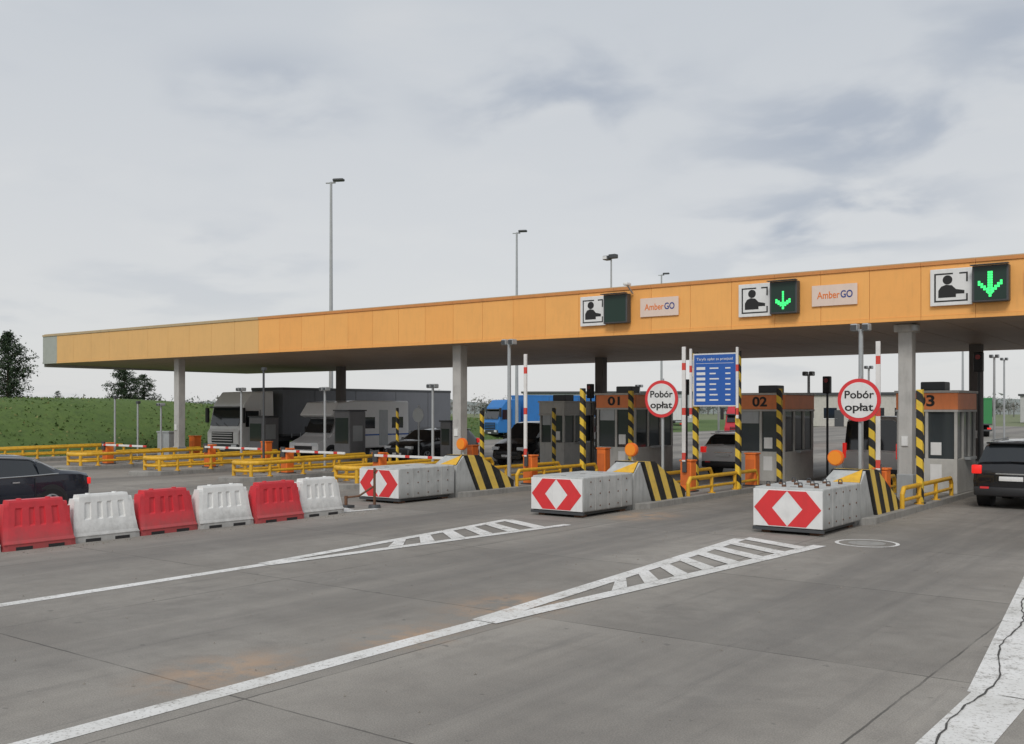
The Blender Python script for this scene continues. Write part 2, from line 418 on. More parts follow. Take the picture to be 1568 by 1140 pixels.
o=O('security_camera'); o.cyl((-15.7,26.93,5.98),(-15.7,26.6,6.2),.025,.025,steel); o.box(-15.77,-15.62,26.45,26.72,6.18,6.28,white,.03); o.make()

# ------------------------------------------------------------------ islands
def striped_post(x,y,z1=3.1,w=.15,z0=.15):
    o=O('striped_guard_post'); o.box(-w/2,w/2,-w/2,w/2,z0,z1,post_st,.012); o.box(-w/2-.04,w/2+.04,-w/2-.04,w/2+.04,z0,z0+.03,dsteel); o.make((x,y,0))
def rail(cx,hw,y0,y1,nose=False,z=.62,r=.055):
    o=O('yellow_guard_rail')
    for sg in (-1,1):
        x=sg*hw
        if nose: o.tube([(x,y0,z-.05),(x,y1-.12,z),(x,y1,z-.14),(x,y1,.15)],r,yellow)
        else: o.tube([(x,y0,.15),(x,y0,z-.14),(x,y0+.12,z),(x,y1-.12,z),(x,y1,z-.14),(x,y1,.15)],r,yellow)
        o.tube([(x,y0,.34),(x,y1,.34)],r*.75,yellow)
        yy=y0+.25 if nose else y0+1.4
        while yy<y1-.4: o.cyl((x,yy,.12),(x,yy,z),r*.9,r*.9,yellow); o.cyl((x,yy,.14),(x,yy,.17),.11,.11,yellow); yy+=1.5
    if nose:
        pts=[];pl=[]
        for i in range(9):
            a=math.pi*i/8; pts.append((-math.cos(a)*hw,y0-math.sin(a)*.55,z-.05)); pl.append((-math.cos(a)*hw,y0-math.sin(a)*.55,.34))
        o.tube(pts,r*1.2,yellow); o.tube(pl,r*.8,yellow)
        for i in(2,6): o.cyl((pts[i][0],pts[i][1],.1),pts[i],r,r,yellow)
    o.make((cx,0,0))
def island(cx,y0,y1=41,hw=.85):
    o=O('toll_island')
    pts=[(-hw,y1),(-hw,y0+.7),(-hw*.75,y0+.25),(-hw*.35,y0),(hw*.35,y0),(hw*.75,y0+.25),(hw,y0+.7),(hw,y1)]
    o.prism(pts,'xy',-.02,.15,kerbm,.02); o.make((cx,0,0))
def sign_board_chevron(o,w,z0,z1,y):
    zm=(z0+z1)/2
    o.box(-w/2,w/2,y-.03,y,z0,z1,white,.006)
    for sg in(-1,1):
        o.prism([(sg*.0,z1-.02),(sg*w*.27,z1-.02),(sg*w*.485,zm),(sg*w*.27,z0+.02),(0,z0+.02),(sg*w*.22,zm)],'xz',y-.036,y-.028,redr)
def crash_block(cx,y0=19.35,L_=2.25,hw=.71,loops=True):
    o=O('concrete_crash_block')
    o.box(-hw,hw,0.03,L_,.12,.92,concL,.03)
    o.box(-hw+.1,hw-.1,.1,L_-.1,.05,.12,dsteel)
    for xx in(-hw+.12,hw-.3):
        for yy in(.12,L_-.4): o.box(xx,xx+.18,yy,yy+.25,0,.11,rust)
    o.box(-hw-.02,hw+.02,-.0,.06,.06,.12,dsteel)
    sign_board_chevron(o,2*hw,.14,.88,.02)
    for yy in (.35,.75,1.15,1.55,1.95):
        for zz in(.24,.52,.80):
            o.cyl((hw-.005,yy,zz),(hw+.012,yy,zz),.018,.018,rust,8)
    for yy in (.55,1.1,1.7):
        o.box(hw-.004,hw+.006,yy,yy+.012,.14,.9,conc)
    for yy in(.3,1.1,1.9): o.cyl((0,yy,.915),(0,yy,.93),.06,.06,kerbm,12)
    if loops:
        for xx in(-.5,-.17,.17,.5):
            for yy in(.25,.9,1.6):
                o.cyl((xx,yy,.90),(xx,yy,.96),.05,.045,rust,10)
                o.tube([(xx-.04,yy,.95),(xx-.03,yy,1.01),(xx+.03,yy,1.01),(xx+.04,yy,.95)],.011,dsteel,6)
    o.make((cx,y0,0))
    n=O('crash_cushion_nose')
    # raised core narrows upward; grey leading part, striped trailing part
    def wedge(pts,xl,xr,mat,lean):
        v=[];m=len(pts)
        for (yy,z) in pts: v.append((xl+lean*z,yy,z))
        for (yy,z) in pts: v.append((xr,yy,z))
        f=[list(range(m)),list(range(2*m-1,m-1,-1))]+[[i,(i+1)%m,m+(i+1)%m,m+i] for i in range(m)]
        n.add(v,f,mat)
    wedge([(0,0),(.03,.88),(.34,1.14),(.98,0)],-.66,.66,concL,.55)
    wedge([(1.0,0),(.36,1.155),(.40,1.17),(.95,1.15),(2.6,.34),(2.6,0)],-.72,.72,nose_st,.55)
    # yellow reflective triangle on the sloping front
    n.add([(.05,.02,.91),(.64,.02,.91),(.60,.335,1.175)],[[0,1,2]],yellow)
    n.add([(.05,.045,.90),(.64,.045,.90),(.60,.36,1.165)],[[0,2,1]],black)
    n.make((cx,y0+L_+.12,0))
def hazard_lamp(x,y,z=1.33):
    o=O('warning_lamp'); o.cyl((0,.05,1.0),(0,.05,z),.03,.03,steel); o.cyl((0,-.05,z),(0,.05,z),.18,.18,orange,24); o.cyl((0,-.075,z),(0,-.05,z),.155,.14,amber,24)
    o.make((x,y,0))
def cabinet(x,y,h=.95,w=.34):
    o=O('barrier_cabinet'); o.box(-w/2,w/2,-w/2,w/2,.15,.15+h,orange,.03); o.box(-w/2-.02,w/2+.02,-w/2-.02,w/2+.02,.15+h,.15+h+.05,orange,.015)
    o.box(-w/2+.04,w/2-.04,-w/2-.008,-w/2,.35,.95,M('orange_door',(.7,.16,.03),.5)); o.box(-w/2-.05,w/2+.05,-w/2-.05,w/2+.05,.15,.19,dsteel)
    return o
def boom_up(x,y,top=4.15):
    o=cabinet(x,y,.85); o.n='raised_boom_barrier'
    o.box(-.06,.06,-.26,-.19,.7,1.15,dsteel,.01)
    o.box(-.06,.045,-.28,-.22,1.0,top,boom_st,.01); o.make((x,y,0))
def boom_down(x,y,ln=3.2):
    o=cabinet(x,y,.85); o.n='lowered_boom_barrier'
    o.box(.0,ln,-.26,-.21,.92,1.0,boomh_st,.01); o.box(-.1,.1,-.24,-.18,.75,1.1,dsteel); o.make((x,y,0))
def lamp_twin(x,y,h,s=1):
    o=O('floodlight_pole'); o.cyl((0,0,.15),(0,0,h),.065*s,.055*s,steel); o.box(-.2*s,.2*s,-.03,.03,h-.02,h+.03,steel)
    for sg in(-1,1):
        o.box(sg*.14*s-.085*s,sg*.14*s+.085*s,-.14,.12,h-.02,h+.16*s,steel,.03); o.box(sg*.14*s-.07*s,sg*.14*s+.07*s,-.15,-.139,h,h+.13*s,dsteel)
    o.box(-.1,.1,-.1,.1,.15,.18,steel); o.make((x,y,0))
def round_sign(x,y,z,r=.5):
    o=O('toll_collection_sign'); o.cyl((0,.06,.15),(0,.06,z+.55),.04,.04,steel)
    o.cyl((0,-.01,z),(0,.015,z),r,r,steel,48); o.cyl((0,-.02,z),(0,-.01,z),r,r,redr,48); o.cyl((0,-.028,z),(0,-.02,z),r*.83,r*.83,white,48)
    for zz in(-.25,.25): o.box(-.2,.2,.02,.05,z+zz-.02,z+zz+.02,steel)
    ob=o.make((x,y,0))
    text('Pobór',.25,textb,ob,(0,-.033,z+.12),width=.68,bold=.004); text('opłat',.25,textb,ob,(0,-.033,z-.17),width=.66,bold=.004)
def booth(cx,y0,y1,hw=.8,h=2.9,num=None,band=True):
    o=O('toll_booth')
    z0=.15; D=y1-y0
    o.box(-hw,hw,0,D,z0,z0+.95,beige,.02)
    o.box(-hw+.05,hw-.05,.05,D-.05,z0+.95,h-.5,glassb)
    for xx in(-hw,-.04,hw-.08):
        o.box(xx,xx+.08,-.005,.08,z0+.94,h-.48,beige,.008); o.box(xx,xx+.08,D-.08,D+.005,z0+.94,h-.48,beige,.008)
    for yy in(D*.33,D*.66):
        for sg in(-1,1): o.box(sg*(hw-.03)-.03,sg*(hw-.03)+.03,yy,yy+.06,z0+.94,h-.48,beige)
    # blinds and notices behind the pane
    o.box(-hw+.12,-.08,.035,.048,h-.95,h-.55,steel); o.box(.1,.38,.035,.048,z0+1.05,z0+1.4,white)
    o.box(-hw-.03,hw+.03,-.03,D+.03,h-.56,h-.5,beige)
    o.box(-hw-.02,hw+.02,-.02,D+.02,h-.5,h-.04,boothO if band else beige,.015)
    o.box(-hw-.06,hw+.06,-.06,D+.06,h-.04,h+.03,beige,.01)
    for sg in(-1,1):
        o.box(sg*(hw+.05)-.1,sg*(hw+.05)+.1,D*.4,D*.75,z0+.9,z0+.98,steel,.01)
    o.box(-.3,.35,.5,1.1,h+.03,h+.28,dsteel,.03)
    if num:
        o.box(-hw+.12,-hw+.5,-.012,-.001,z0+.3,z0+.75,steel); o.box(.1,.4,-.012,-.001,z0+.35,z0+.8,white)
    ob=o.make((cx,y0,0))
    if num: text(num,.42,textb,ob,(-.02,-.026,h-.27),width=.5,bold=.012)
def payterm(x,y,h=2.2,w=.6):
    o=O('payment_terminal'); o.box(-w/2,w/2,-.4,.6,.15,h,M('terminal_grey',(.20,.20,.21),.5),.04); o.box(-w/2+.08,w/2-.08,-.41,-.395,.9,h-.3,glassb); o.box(-w/2-.03,w/2+.03,-.45,.65,h,h+.06,dsteel,.01)
    o.box(w/2-.005,w/2+.01,-.2,.4,1.0,1.7,steel); o.make((x,y,0))
def traffic_head(x,y,z):
    o=O('signal_head'); o.cyl((0,0,.15),(0,0,z+.3),.04,.04,dsteel); o.box(-.13,.13,-.14,.08,z-.3,z+.3,black,.03)
    for zz,m in((.15,M('red_lens_dim',(.35,.02,.02),.3,dirt=0)),(-.13,black)):
        o.cyl((0,-.17,z+zz),(0,-.139,z+zz),.075,.075,m,16)
    o.make((x,y,0))

I1,I2,I3=-18.98,-13.3,-7.77
for cx in(I1,I2,I3,-2.15):
    island(cx,21.5); rail(cx,.74,24.45,28.9)
for cx in(I1,I2,I3,-2.15):
    crash_block(cx+.0,loops=(cx==I3 or cx==-2.15))
hazard_lamp(-8.1,23.05,1.36); hazard_lamp(-13.62,23.3,1.40); hazard_lamp(-19.5,23.4,1.42)
boom_up(-7.7,25.1,4.1); boom_up(-13.25,25.8,4.2); boom_up(-18.5,25.5,4.15)
striped_post(-18.2,28.0,3.14); striped_post(-18.2,31.1,3.1)
striped_post(-7.05,26.0,2.95); striped_post(-8.3,26.3,2.6)
striped_post(-12.5,30.5,3.1)
round_sign(-7.8,23.75,2.68,.5); round_sign(-13.3,24.35,2.74,.5)
lamp_twin(-8.2,25.1,4.4); lamp_twin(-19.4,25.6,4.5)
lamp_twin(-12.7,33.5,3.6,.8)
booth(-7.8,29.4,31.5,.8,2.95,'03'); booth(-13.3,30.9,33.4,.8,2.95,'02'); booth(-19.0,31.4,34.2,.8,3.0,'01')
booth(-2.15,29.4,31.9,.8,2.95,'04')
o=O('tariff_information_board')
o.box(-.7,.7,-.03,.02,2.54,4.1,white,.006); o.box(-.66,.66,-.036,-.028,2.58,4.06,bluem)
o.box(-.6,.6,-.040,-.034,3.80,3.81,textw)
for i in range(7):
    z=3.66-.155*i
    o.box(-.58,-.30,-.041,-.034,z-.04,z+.04,textw)
    random.seed(i); o.box(-.16,.02+random.random()*.12,-.041,-.034,z-.02,z+.02,textw); o.box(.34,.50,-.041,-.034,z-.02,z+.02,textw)
for sg in(-1,1):
    o.box(sg*.68-.07,sg*.68+.07,.03,.17,.15,4.15,post_st,.01)
    o.box(sg*.74-.035,sg*.74+.035,-.12,-.07,2.2,4.25,boom_st)
ob=o.make((-13.2,27.4,0))
text('Taryfa opłat za przejazd',.11,textw,ob,(0,-.042,3.93),width=1.15)

LI=[-23.4,-28.5,-33.8,-39.2,-46.8]
for k,cx in enumerate(LI):
    island(cx,21.6,41,.75); rail(cx,.66,22.8,29,True,.66,.066)
boom_down(-28.5,24.4); boom_down(-33.8,25.0,3.4); boom_down(-23.4,23.9,3.1); boom_down(-39.2,23.9,3.1)
def slim_pole(x,y,h,mt=None,r=.045):
    o=O('steel_pole'); o.cyl((0,0,.1),(0,0,h),r,r*.85,mt or steel); o.box(-.09,.09,-.09,.09,.12,.16,dsteel); o.box(-.08,.08,-.05,.1,h-.02,h+.1,dsteel,.02); o.make((x,y,0))
slim_pole(-29.2,23.9,3.85,dsteel); slim_pole(-40.3,26.0,2.7); slim_pole(-39.5,24.4,2.9); lamp_twin(-28.5,26.2,3.15,.8); lamp_twin(-23.4,26.5,3.2,.8); lamp_twin(-33.9,26.6,3.2,.8); lamp_twin(-39.3,26.5,2.6,.7)
striped_post(-22.9,28.6,2.4,.12); striped_post(-28.2,29.8,2.5,.09); striped_post(-22.8,33.0,2.5,.12)
booth(-23.6,34,36.3,.6,2.75,None,False); payterm(-33.6,32.3,2.35,1.0); payterm(-39.2,32.0,2.05,1.0); payterm(-28.6,33.6,1.9)
o=O('round_sign_back'); o.cyl((0,0,.1),(0,0,2.6),.035,.035,steel); o.cyl((0,-.05,2.2),(0,-.035,2.2),.3,.3,steel,28); o.make((-28.5,31.4,0))
traffic_head(-7.35,33.5,3.9); traffic_head(-18.3,35.5,3.3); traffic_head(-12.6,35,3.3); traffic_head(-23,36,3.2)
for (x,y,h,w) in((-23.6,28.9,.95,.34),(-18.4,29.6,.95,.34),(-40.6,29.2,1.0,.4),(-33.9,27.9,.9,.34),(-12.7,28.9,.95,.34)):
    cabinet(0,0,h,w).make((x,y,0))
for (x,y,h) in ((-21.5,45,4.3),(-15,47,4.3),(-9.5,46,4.6),(-4.5,43,4.4),(-3.5,52,4.8),(-27,47,3.6),(-11.5,58,5),(-7.5,70,6),(-2.5,64,5.5)):
    lamp_twin(x,y,h,.8)
o=O('utility_cabinet'); o.box(-.45,.45,-.25,.25,.1,1.35,steel,.02); o.box(-.48,.48,-.28,.28,1.35,1.42,steel,.01); o.box(-.01,.01,-.26,-.25,.2,1.3,dsteel); o.make((-41.3,28.2,0))

# plastic barriers
def barrier(cx,cy,mt,rot=0):
    o=O('plastic_road_barrier')
    Ln=1.34; h=.87
    prof=[(.26,.0),(.26,.12),(.225,.17),(.165,.40),(.160,.43),(.125,.70),(.12,.73),(.11,.83),(.095,.87)]
    ys=[-.5,-.49,-.43,-.425,-.335,-.325,-.235,-.225,-.125,-.115,-.045,-.035,.035,.045,.115,.125,.225,.235,.325,.335,.425,.43,.49,.5]
    slots=((.235,.325),(.045,.115))
    v=[];f=[]
    n=len(prof)
    for i,t in enumerate(ys):
        for q in range(2*n):
            px,pz=prof[q] if q<n else prof[2*n-1-q]
            sg=1 if q<n else -1
            rec=1.0
            if .42<pz<.71 and any(a-.001<=abs(t)<=b_+.001 for a,b_ in slots): rec=.80
            if abs(t)>.487: rec*=.93
            shrink=1-.14*(pz/h)
            top=pz-(.07 if (abs(t)>.428 and pz>.72) else 0)
            v.append((sg*px*rec,t*Ln*shrink,top))
    m=2*n
    for i in range(len(ys)-1):
        for q in range(m-1):
            f.append([i*m+q,i*m+q+1,(i+1)*m+q+1,(i+1)*m+q])
    f.append(list(range(m))); f.append([ (len(ys)-1)*m+q for q in range(m)][::-1])
    o.add(v,f,mt,False)
    for t in(-.22,.22):
        o.box(-.264,.264,t*Ln-.15,t*Ln+.15,.0,.06,black)
    o.box(-.27,.27,-Ln*.49,Ln*.49,.10,.13,mt,.012)
    for t in(-.2,.2): o.cyl((0,t*Ln,.85),(0,t*Ln,.89),.045,.045,mt,14)
    o.cyl((0,Ln*.46,.30),(0,Ln*.46,.70),.07,.07,mt,12)
    o.make((cx,cy,0),rot)
random.seed(3)
for i in range(8):
    y=16.25-1.36*i
    barrier(-17.95+random.uniform(-.05,.05)+(.12 if i==1 else 0),y,whitep if i%2==0 else redp,R(random.uniform(-3,3)))
o=O('hinged_steel_post'); o.cyl((0,0,0),(0,0,1.0),.035,.03,rust); o.cyl((0,0,0),(0,0,.08),.16,.14,dsteel,14); o.tube([(0,0,.55),(-.25,-.3,.3),(-.6,-.45,.25)],.025,rust); o.cyl((-.55,-.45,0),(-.55,-.45,.3),.04,.04,rust); o.box(-.9,-.4,-.55,-.3,0,.07,dsteel); o.tube([(.0,0,.9),(.25,-.2,.95)],.03,rust); o.make((-18.1,18.3,0))

# ------------------------------------------------------------------ vehicles
def loft(o,st,side,top,paint):
    n=7; v=[]
    for (y,zb,zs,zt,w,wt) in st:
        half=[(w*.86,zb),(w*.97,zb+.10*(zs-zb)+.03),(w,zb+.5*(zs-zb)),(w*.965,zs),(wt+.03,zt-.07*min(1,(zt-zs)/.3)-.005),(wt*.86,zt-.005),(0,zt+.02)]
        for (x,z) in half: v.append((x,y,z))
        for (x,z) in half[-2::-1]: v.append((-x,y,z))
    m=2*n-1
    for i in range(len(st)-1):
        for q in range(m-1):
            a=[i*m+q,i*m+q+1,(i+1)*m+q+1,(i+1)*m+q]
            qq=q if q<n-1 else m-2-q
            mt=paint
            if qq==3: mt=side[i]
            elif qq>=4: mt=top[i]
            o.add([v[k] for k in a],[[0,1,2,3]],mt,False)
        o.add([v[i*m],v[i*m+m-1],v[(i+1)*m+m-1],v[(i+1)*m]],[[0,1,2,3]],black)
    for i in(0,len(st)-1): o.add([v[i*m+q] for q in range(m)],[list(range(m))],paint)
def wheels(o,ys,r,w,paint_x):
    for y in ys:
        for sg in(-1,1):
            x=sg*paint_x
            o.cyl((x-sg*.3,y,r+.03),(x+sg*.004,y,r+.03),r+.07,r+.07,black,28)
            o.cyl((x-sg*.22,y,r),(x+sg*.015,y,r),r,r,rubber,28)
            o.cyl((x,y,r),(x+sg*.022,y,r),r*.66,r*.64,steel,24)
            o.cyl((x,y,r),(x+sg*.03,y,r),r*.16,r*.14,dsteel,12)
            for k in range(5):
                a=k*2*math.pi/5+.3; b2=a+.45
                P=lambda rr,t:(x+sg*.026,y+rr*math.cos(t),r+rr*math.sin(t))
                o.quad([P(r*.22,a),P(r*.58,a-.1),P(r*.58,b2+.1),P(r*.22,b2)],black)
G=glass
def merge_smooth(ob):
    me=ob.data; bm=bmesh.new(); bm.from_mesh(me); bmesh.ops.remove_doubles(bm,verts=bm.verts[:],dist=.0008)
    bmesh.ops.recalc_face_normals(bm,faces=bm.faces[:])
    for f in bm.faces: f.smooth=True
    for e in bm.edges:
        if len(e.link_faces)!=2 or e.calc_face_angle(0)>R(32) or e.link_faces[0].material_index!=e.link_faces[1].material_index: e.smooth=False
    bm.to_mesh(me); bm.free(); return ob
def sedan(name,loc,rot,paint):
    o=O(name); P=paint
    st=[(-2.40,.42,.70,.76,.70,.62),(-2.34,.30,.88,.97,.82,.70),(-2.1,.26,.95,1.03,.88,.73),(-1.72,.24,.97,1.06,.905,.72),(-1.1,.22,.96,1.36,.915,.60),(-.95,.22,.96,1.40,.915,.60),(-.15,.22,.945,1.45,.92,.60),(-.07,.22,.945,1.45,.92,.60),(.65,.22,.93,1.40,.92,.60),(.72,.22,.93,1.38,.92,.60),(1.0,.22,.92,1.24,.92,.64),(1.5,.22,.90,.96,.91,.74),(2.0,.22,.80,.86,.88,.72),(2.30,.24,.66,.74,.80,.68),(2.40,.32,.56,.6,.68,.6)]
    side=[P,P,P,P,G,G,black,G,black,G,P,P,P,P]; top=[P,P,P,G,P,P,P,P,G,G,G,P,P,P]
    loft(o,st,side,top,P)
    wheels(o,(-1.38,1.38),.325,.2,.905)
    for sg in(-1,1):
        o.box(sg*.62-.2,sg*.62+.2,-2.40,-2.30,.70,.86,tail,.02); o.box(sg*.60-.17,sg*.60+.17,2.24,2.36,.56,.68,head,.02)
        o.tube([(sg*.895,-1.55,.99),(sg*.893,-.9,.965),(sg*.898,1.2,.925)],.013,chrome,6)
        o.tube([(sg*.80,-1.5,1.08),(sg*.655,-1.05,1.345),(sg*.65,-.1,1.405),(sg*.655,.68,1.35),(sg*.72,1.05,1.19)],.013,chrome,6)
        o.quad([(sg*.885,-1.48,1.0),(sg*.885,-1.1,.985),(sg*.70,-1.1,1.29),(sg*.80,-1.4,1.08)],G)
        o.box(sg*.98-.09,sg*.98+.09,.92,1.08,.93,1.05,P,.03)
        for yy in(-.55,.3): o.box(sg*.925-.008,sg*.925+.008,yy-.08,yy+.08,.82,.85,chrome)
        for yy in(-1.0,-.1,.85): o.box(sg*.917-.005,sg*.917+.005,yy,yy+.01,.35,.92,black)
    o.box(-.26,.26,-2.425,-2.39,.52,.63,white); o.box(-.8,.8,-2.42,-2.2,.3,.42,black,.03)
    return merge_smooth(o.make(loc,rot))
def suv(name,loc,rot,paint,h=1.68):
    o=O(name); P=paint; k=h/1.68
    st=[(-2.32,.40,.92,1.0,.78,.72),(-2.28,.34,1.02,1.10,.88,.76),(-2.18,.30,1.04,1.16,.90,.74),(-1.96,.28,1.05,1.58*k,.91,.64),(-1.80,.28,1.05,1.63*k,.915,.64),(-1.2,.26,1.04,1.66*k,.92,.65),(-1.1,.26,1.04,1.66*k,.92,.65),(-.2,.26,1.02,1.68*k,.925,.65),(-.1,.26,1.02,1.68*k,.925,.65),(.6,.26,1.0,1.62*k,.925,.64),(1.3,.26,1.0,1.08,.92,.76),(1.9,.26,.94,1.0,.89,.74),(2.25,.28,.80,.86,.82,.68),(2.35,.34,.66,.7,.72,.6)]
    side=[P,P,P,P,G,black,G,black,G,P,P,P,P]; top=[P,P,G,P,P,P,P,P,P,G,P,P,P]
    loft(o,st,side,top,P); wheels(o,(-1.38,1.4),.36,.22,.91)
    for sg in(-1,1):
        o.box(sg*.79-.12,sg*.79+.12,-2.345,-2.15,.86,1.08,tail,.03)
        o.box(sg*.62-.2,sg*.62+.2,2.16,2.33,.68,.82,head,.03)
        o.box(sg*1.0-.1,sg*1.0+.1,.75,.93,1.0,1.16,P,.04)
        o.tube([(sg*.6,-1.7,1.68*k),(sg*.6,.4,1.70*k)],.02,steel,6)
        o.box(sg*.6-.1,sg*.6+.1,-2.375,-2.34,.5,.55,redr)
    o.box(-.86,.86,-2.37,-2.15,.32,.55,black,.05); o.box(-.27,.27,-2.36,-2.30,.70,.81,white,.005); o.box(-.62,.62,-2.08,-1.82,1.60*k,1.645*k,P,.02)
    o.box(-.35,.35,-2.345,-2.31,.86,.89,chrome); o.box(-.02,.5,-2.26,-2.2,1.17,1.185,black)
    o.box(-.6,.6,2.3,2.37,.42,.68,black,.02); o.box(-.26,.26,2.37,2.385,.42,.52,white)
    return merge_smooth(o.make(loc,rot))
def van(name,loc,rot,paint,h=1.95,ln=5.0,rear_glass=True):
    o=O(name);P=paint; a=-ln/2; f=ln/2
    st=[(a,.38,1.0,1.06,.90,.84),(a+.04,.32,1.05,1.12,.94,.84),(a+.14,.28,1.07,h-.1,.95,.78),(a+.3,.28,1.07,h,.955,.78),(a+1.5,.27,1.07,h+.01,.96,.78),(a+1.6,.27,1.07,h+.01,.96,.78),(f-2.2,.27,1.06,h,.96,.78),(f-2.1,.27,1.06,h,.96,.78),(f-1.6,.27,1.06,h-.06,.955,.76),(f-.85,.27,1.05,1.18,.94,.80),(f-.25,.28,.9,.98,.88,.76),(f,.34,.6,.66,.76,.7)]
    side=[P,P,P,G if rear_glass else P,black if rear_glass else P,G if rear_glass else P,P,G,G,P,P]; top=[P,G,P,P,P,P,P,P,G,P,P]
    loft(o,st,side,top,P); wheels(o,(a+.95,f-.95),.34,.22,.945)
    for sg in(-1,1):
        o.box(sg*.86-.06,sg*.86+.06,a-.015,a+.15,.85,1.35,tail,.02); o.box(sg*.66-.19,sg*.66+.19,f-.24,f-.05,.68,.85,head,.03)
        o.box(sg*1.04-.1,sg*1.04+.1,f-1.35,f-1.2,1.08,1.3,black,.03)
    o.box(-.55,.55,f-.1,f+.02,.5,.66,black,.02); o.box(-.26,.26,f+.02,f+.03,.42,.52,white); o.box(-.26,.26,a-.02,a,.75,.86,white); o.box(-.85,.85,a-.05,a+.1,.32,.52,black,.03)
    return merge_smooth(o.make(loc,rot))
navy=M('car_paint_navy',(.014,.019,.034),.22,.3,dirt=.15,coat=.6); dkg=M('car_paint_black',(.014,.015,.018),.22,.2,dirt=.15,coat=.6)
wcar=M('car_paint_white',(.84,.84,.84),.3,dirt=.08,coat=.4)
sedan('dark_sedan',(-23.35,10.9,0),R(180),navy)
suv('dark_suv',(-5.25,29.6,0),0,dkg)
suv('dark_estate_car',(-31.1,35.2,0),R(180),dkg,1.55)
van('black_minivan',(-26.05,36.7,0),R(180),dkg,1.9)
van('white_van',(-10.6,36.0,0),0,wcar,2.2,5.2,False)
suv('white_car',(-16.2,36.6,0),0,wcar,1.6)
van('white_minivan',(-33.5,50,0),R(180),wcar,1.95)
suv('silver_car',(-9.8,62,0),R(10),M('car_paint_silver',(.4,.41,.42),.3,.5,coat=.4),1.55)

def lorry_wheels(o,ys,xs=1.2,r=.5):
    for y in ys:
        for sg in(-1,1):
            o.cyl((sg*(xs-.35),y,r),(sg*xs,y,r),r,r,rubber,24); o.cyl((sg*xs,y,r),(sg*(xs+.01),y,r),r*.55,r*.5,steel,18)
def lorry(name,loc,rot,cabm,boxm,H=3.5,trail=13.5,topm=None,bh=.35):
    o=O(name); w=1.25; ch=H
    o.prism([(0,.45),(0.02,1.25),(-.12,1.45),(-.38,ch-.65),(-.9,ch-.05),(-2.2,ch),(-2.25,.45)],'yz',-w+.02,w-.02,cabm,.05)
    o.prism([(-.105,1.62),(-.085,1.60),(-.33,ch-.80),(-.36,ch-.80)],'yz',-w+.14,w-.14,G)
    for xx in(-.3,.35): o.tube([(xx,-.06,1.58),(xx+.35,-.12,1.75)],.012,black,5)
    o.box(-w+.1,w-.1,-.32,-.05,ch-.86,ch-.78,dsteel,.02)
    o.box(-.85,.85,-.02,.035,.75,1.30,black,.02)
    for zz in(.85,.98,1.11,1.22): o.box(-.8,.8,.035,.05,zz,zz+.035,cabm)
    o.box(-w+.02,w-.02,-.1,.06,.32,.70,dsteel,.04)
    for sg in(-1,1):
        o.box(sg*.95-.2,sg*.95+.2,.03,.075,.5,.68,head,.02)
        o.box(sg*(w+.18)-.1,sg*(w+.18)+.1,-.22,-.08,1.75,2.5,black,.03)
        o.tube([(sg*w,-.2,2.3),(sg*(w+.15),-.15,2.3)],.02,black,6)
        o.box(sg*(w-.012)-.012,sg*(w-.012)+.012,-1.25,-.45,1.55,2.35,G)
        o.box(sg*w-.012,sg*w+.012,-1.35,-1.34,.9,2.4,black)
        o.box(sg*(w-.01)-.02,sg*(w-.01)+.02,-2.1,-1.5,.5,1.1,dsteel)
    o.box(-.26,.26,.06,.07,.4,.5,white)
    lorry_wheels(o,(-1.3,-4.6),1.22)
    if trail:
        o.box(-.5,.5,-trail-2.5,-2.0,.75,1.0,dsteel)
        o.box(-w,w,-2.8-trail,-2.8,1.05,H+bh,boxm,.03)
        o.box(-w-.01,w+.01,-2.82-trail,-2.78,H+bh-.13,H+bh+.01,topm or boxm,.01)
        o.box(-w-.012,w+.012,-2.82-trail,-2.78,1.03,1.15,dsteel,.01)
        yy=-3.4
        while yy>-2.8-trail+.5:
            for sg in(-1,1): o.box(sg*(w+.012)-.012,sg*(w+.012)+.012,yy,yy+.05,.95,1.2,steel)
            yy-=.6
        for yy in (-5.0,-8,-11.2,-14):
            if -yy<trail+2:
                for sg in(-1,1): o.box(sg*w-.012,sg*w+.012,yy,yy+.02,1.2,H+.2,dsteel)
        lorry_wheels(o,(-trail+.2,-trail+1.5,-trail-1.1),1.22)
        o.box(-w,w,-2.9-trail,-2.78-trail,.5,.65,dsteel)
        for sg in(-1,1): o.box(sg*w*.8-.15,sg*w*.8+.15,-2.9-trail,-2.84-trail,.66,.8,tail)
    o.make(loc,rot)
greyt=M('grey_tarpaulin',(.17,.18,.20),.55,dirt=.25,scale=.7); bluet=M('blue_tarpaulin',(.03,.20,.55),.5,dirt=.2); redt=M('red_tarpaulin',(.55,.03,.05),.5,dirt=.2); greent=M('green_tarpaulin',(.04,.25,.08),.5)
lorry('articulated_lorry',(-42.25,32.0,0),R(180),M('cab_paint_white',(.88,.88,.86),.35,dirt=.06),greyt,3.35,13.3,dsteel,.2)
lorry('blue_lorry',(-52,66,0),R(158),bluet,bluet,3.2,9)
lorry('red_lorry',(-27,60,0),R(185),redt,redt,2.9,8)
lorry('green_lorry',(-24.5,104,0),R(20),greent,greent,3.0,8)
lorry('white_lorry',(-17,118,0),R(20),white,white,3.0,9)
lorry('white_lorry',(-60,92,0),R(150),white,white,3.2,9)

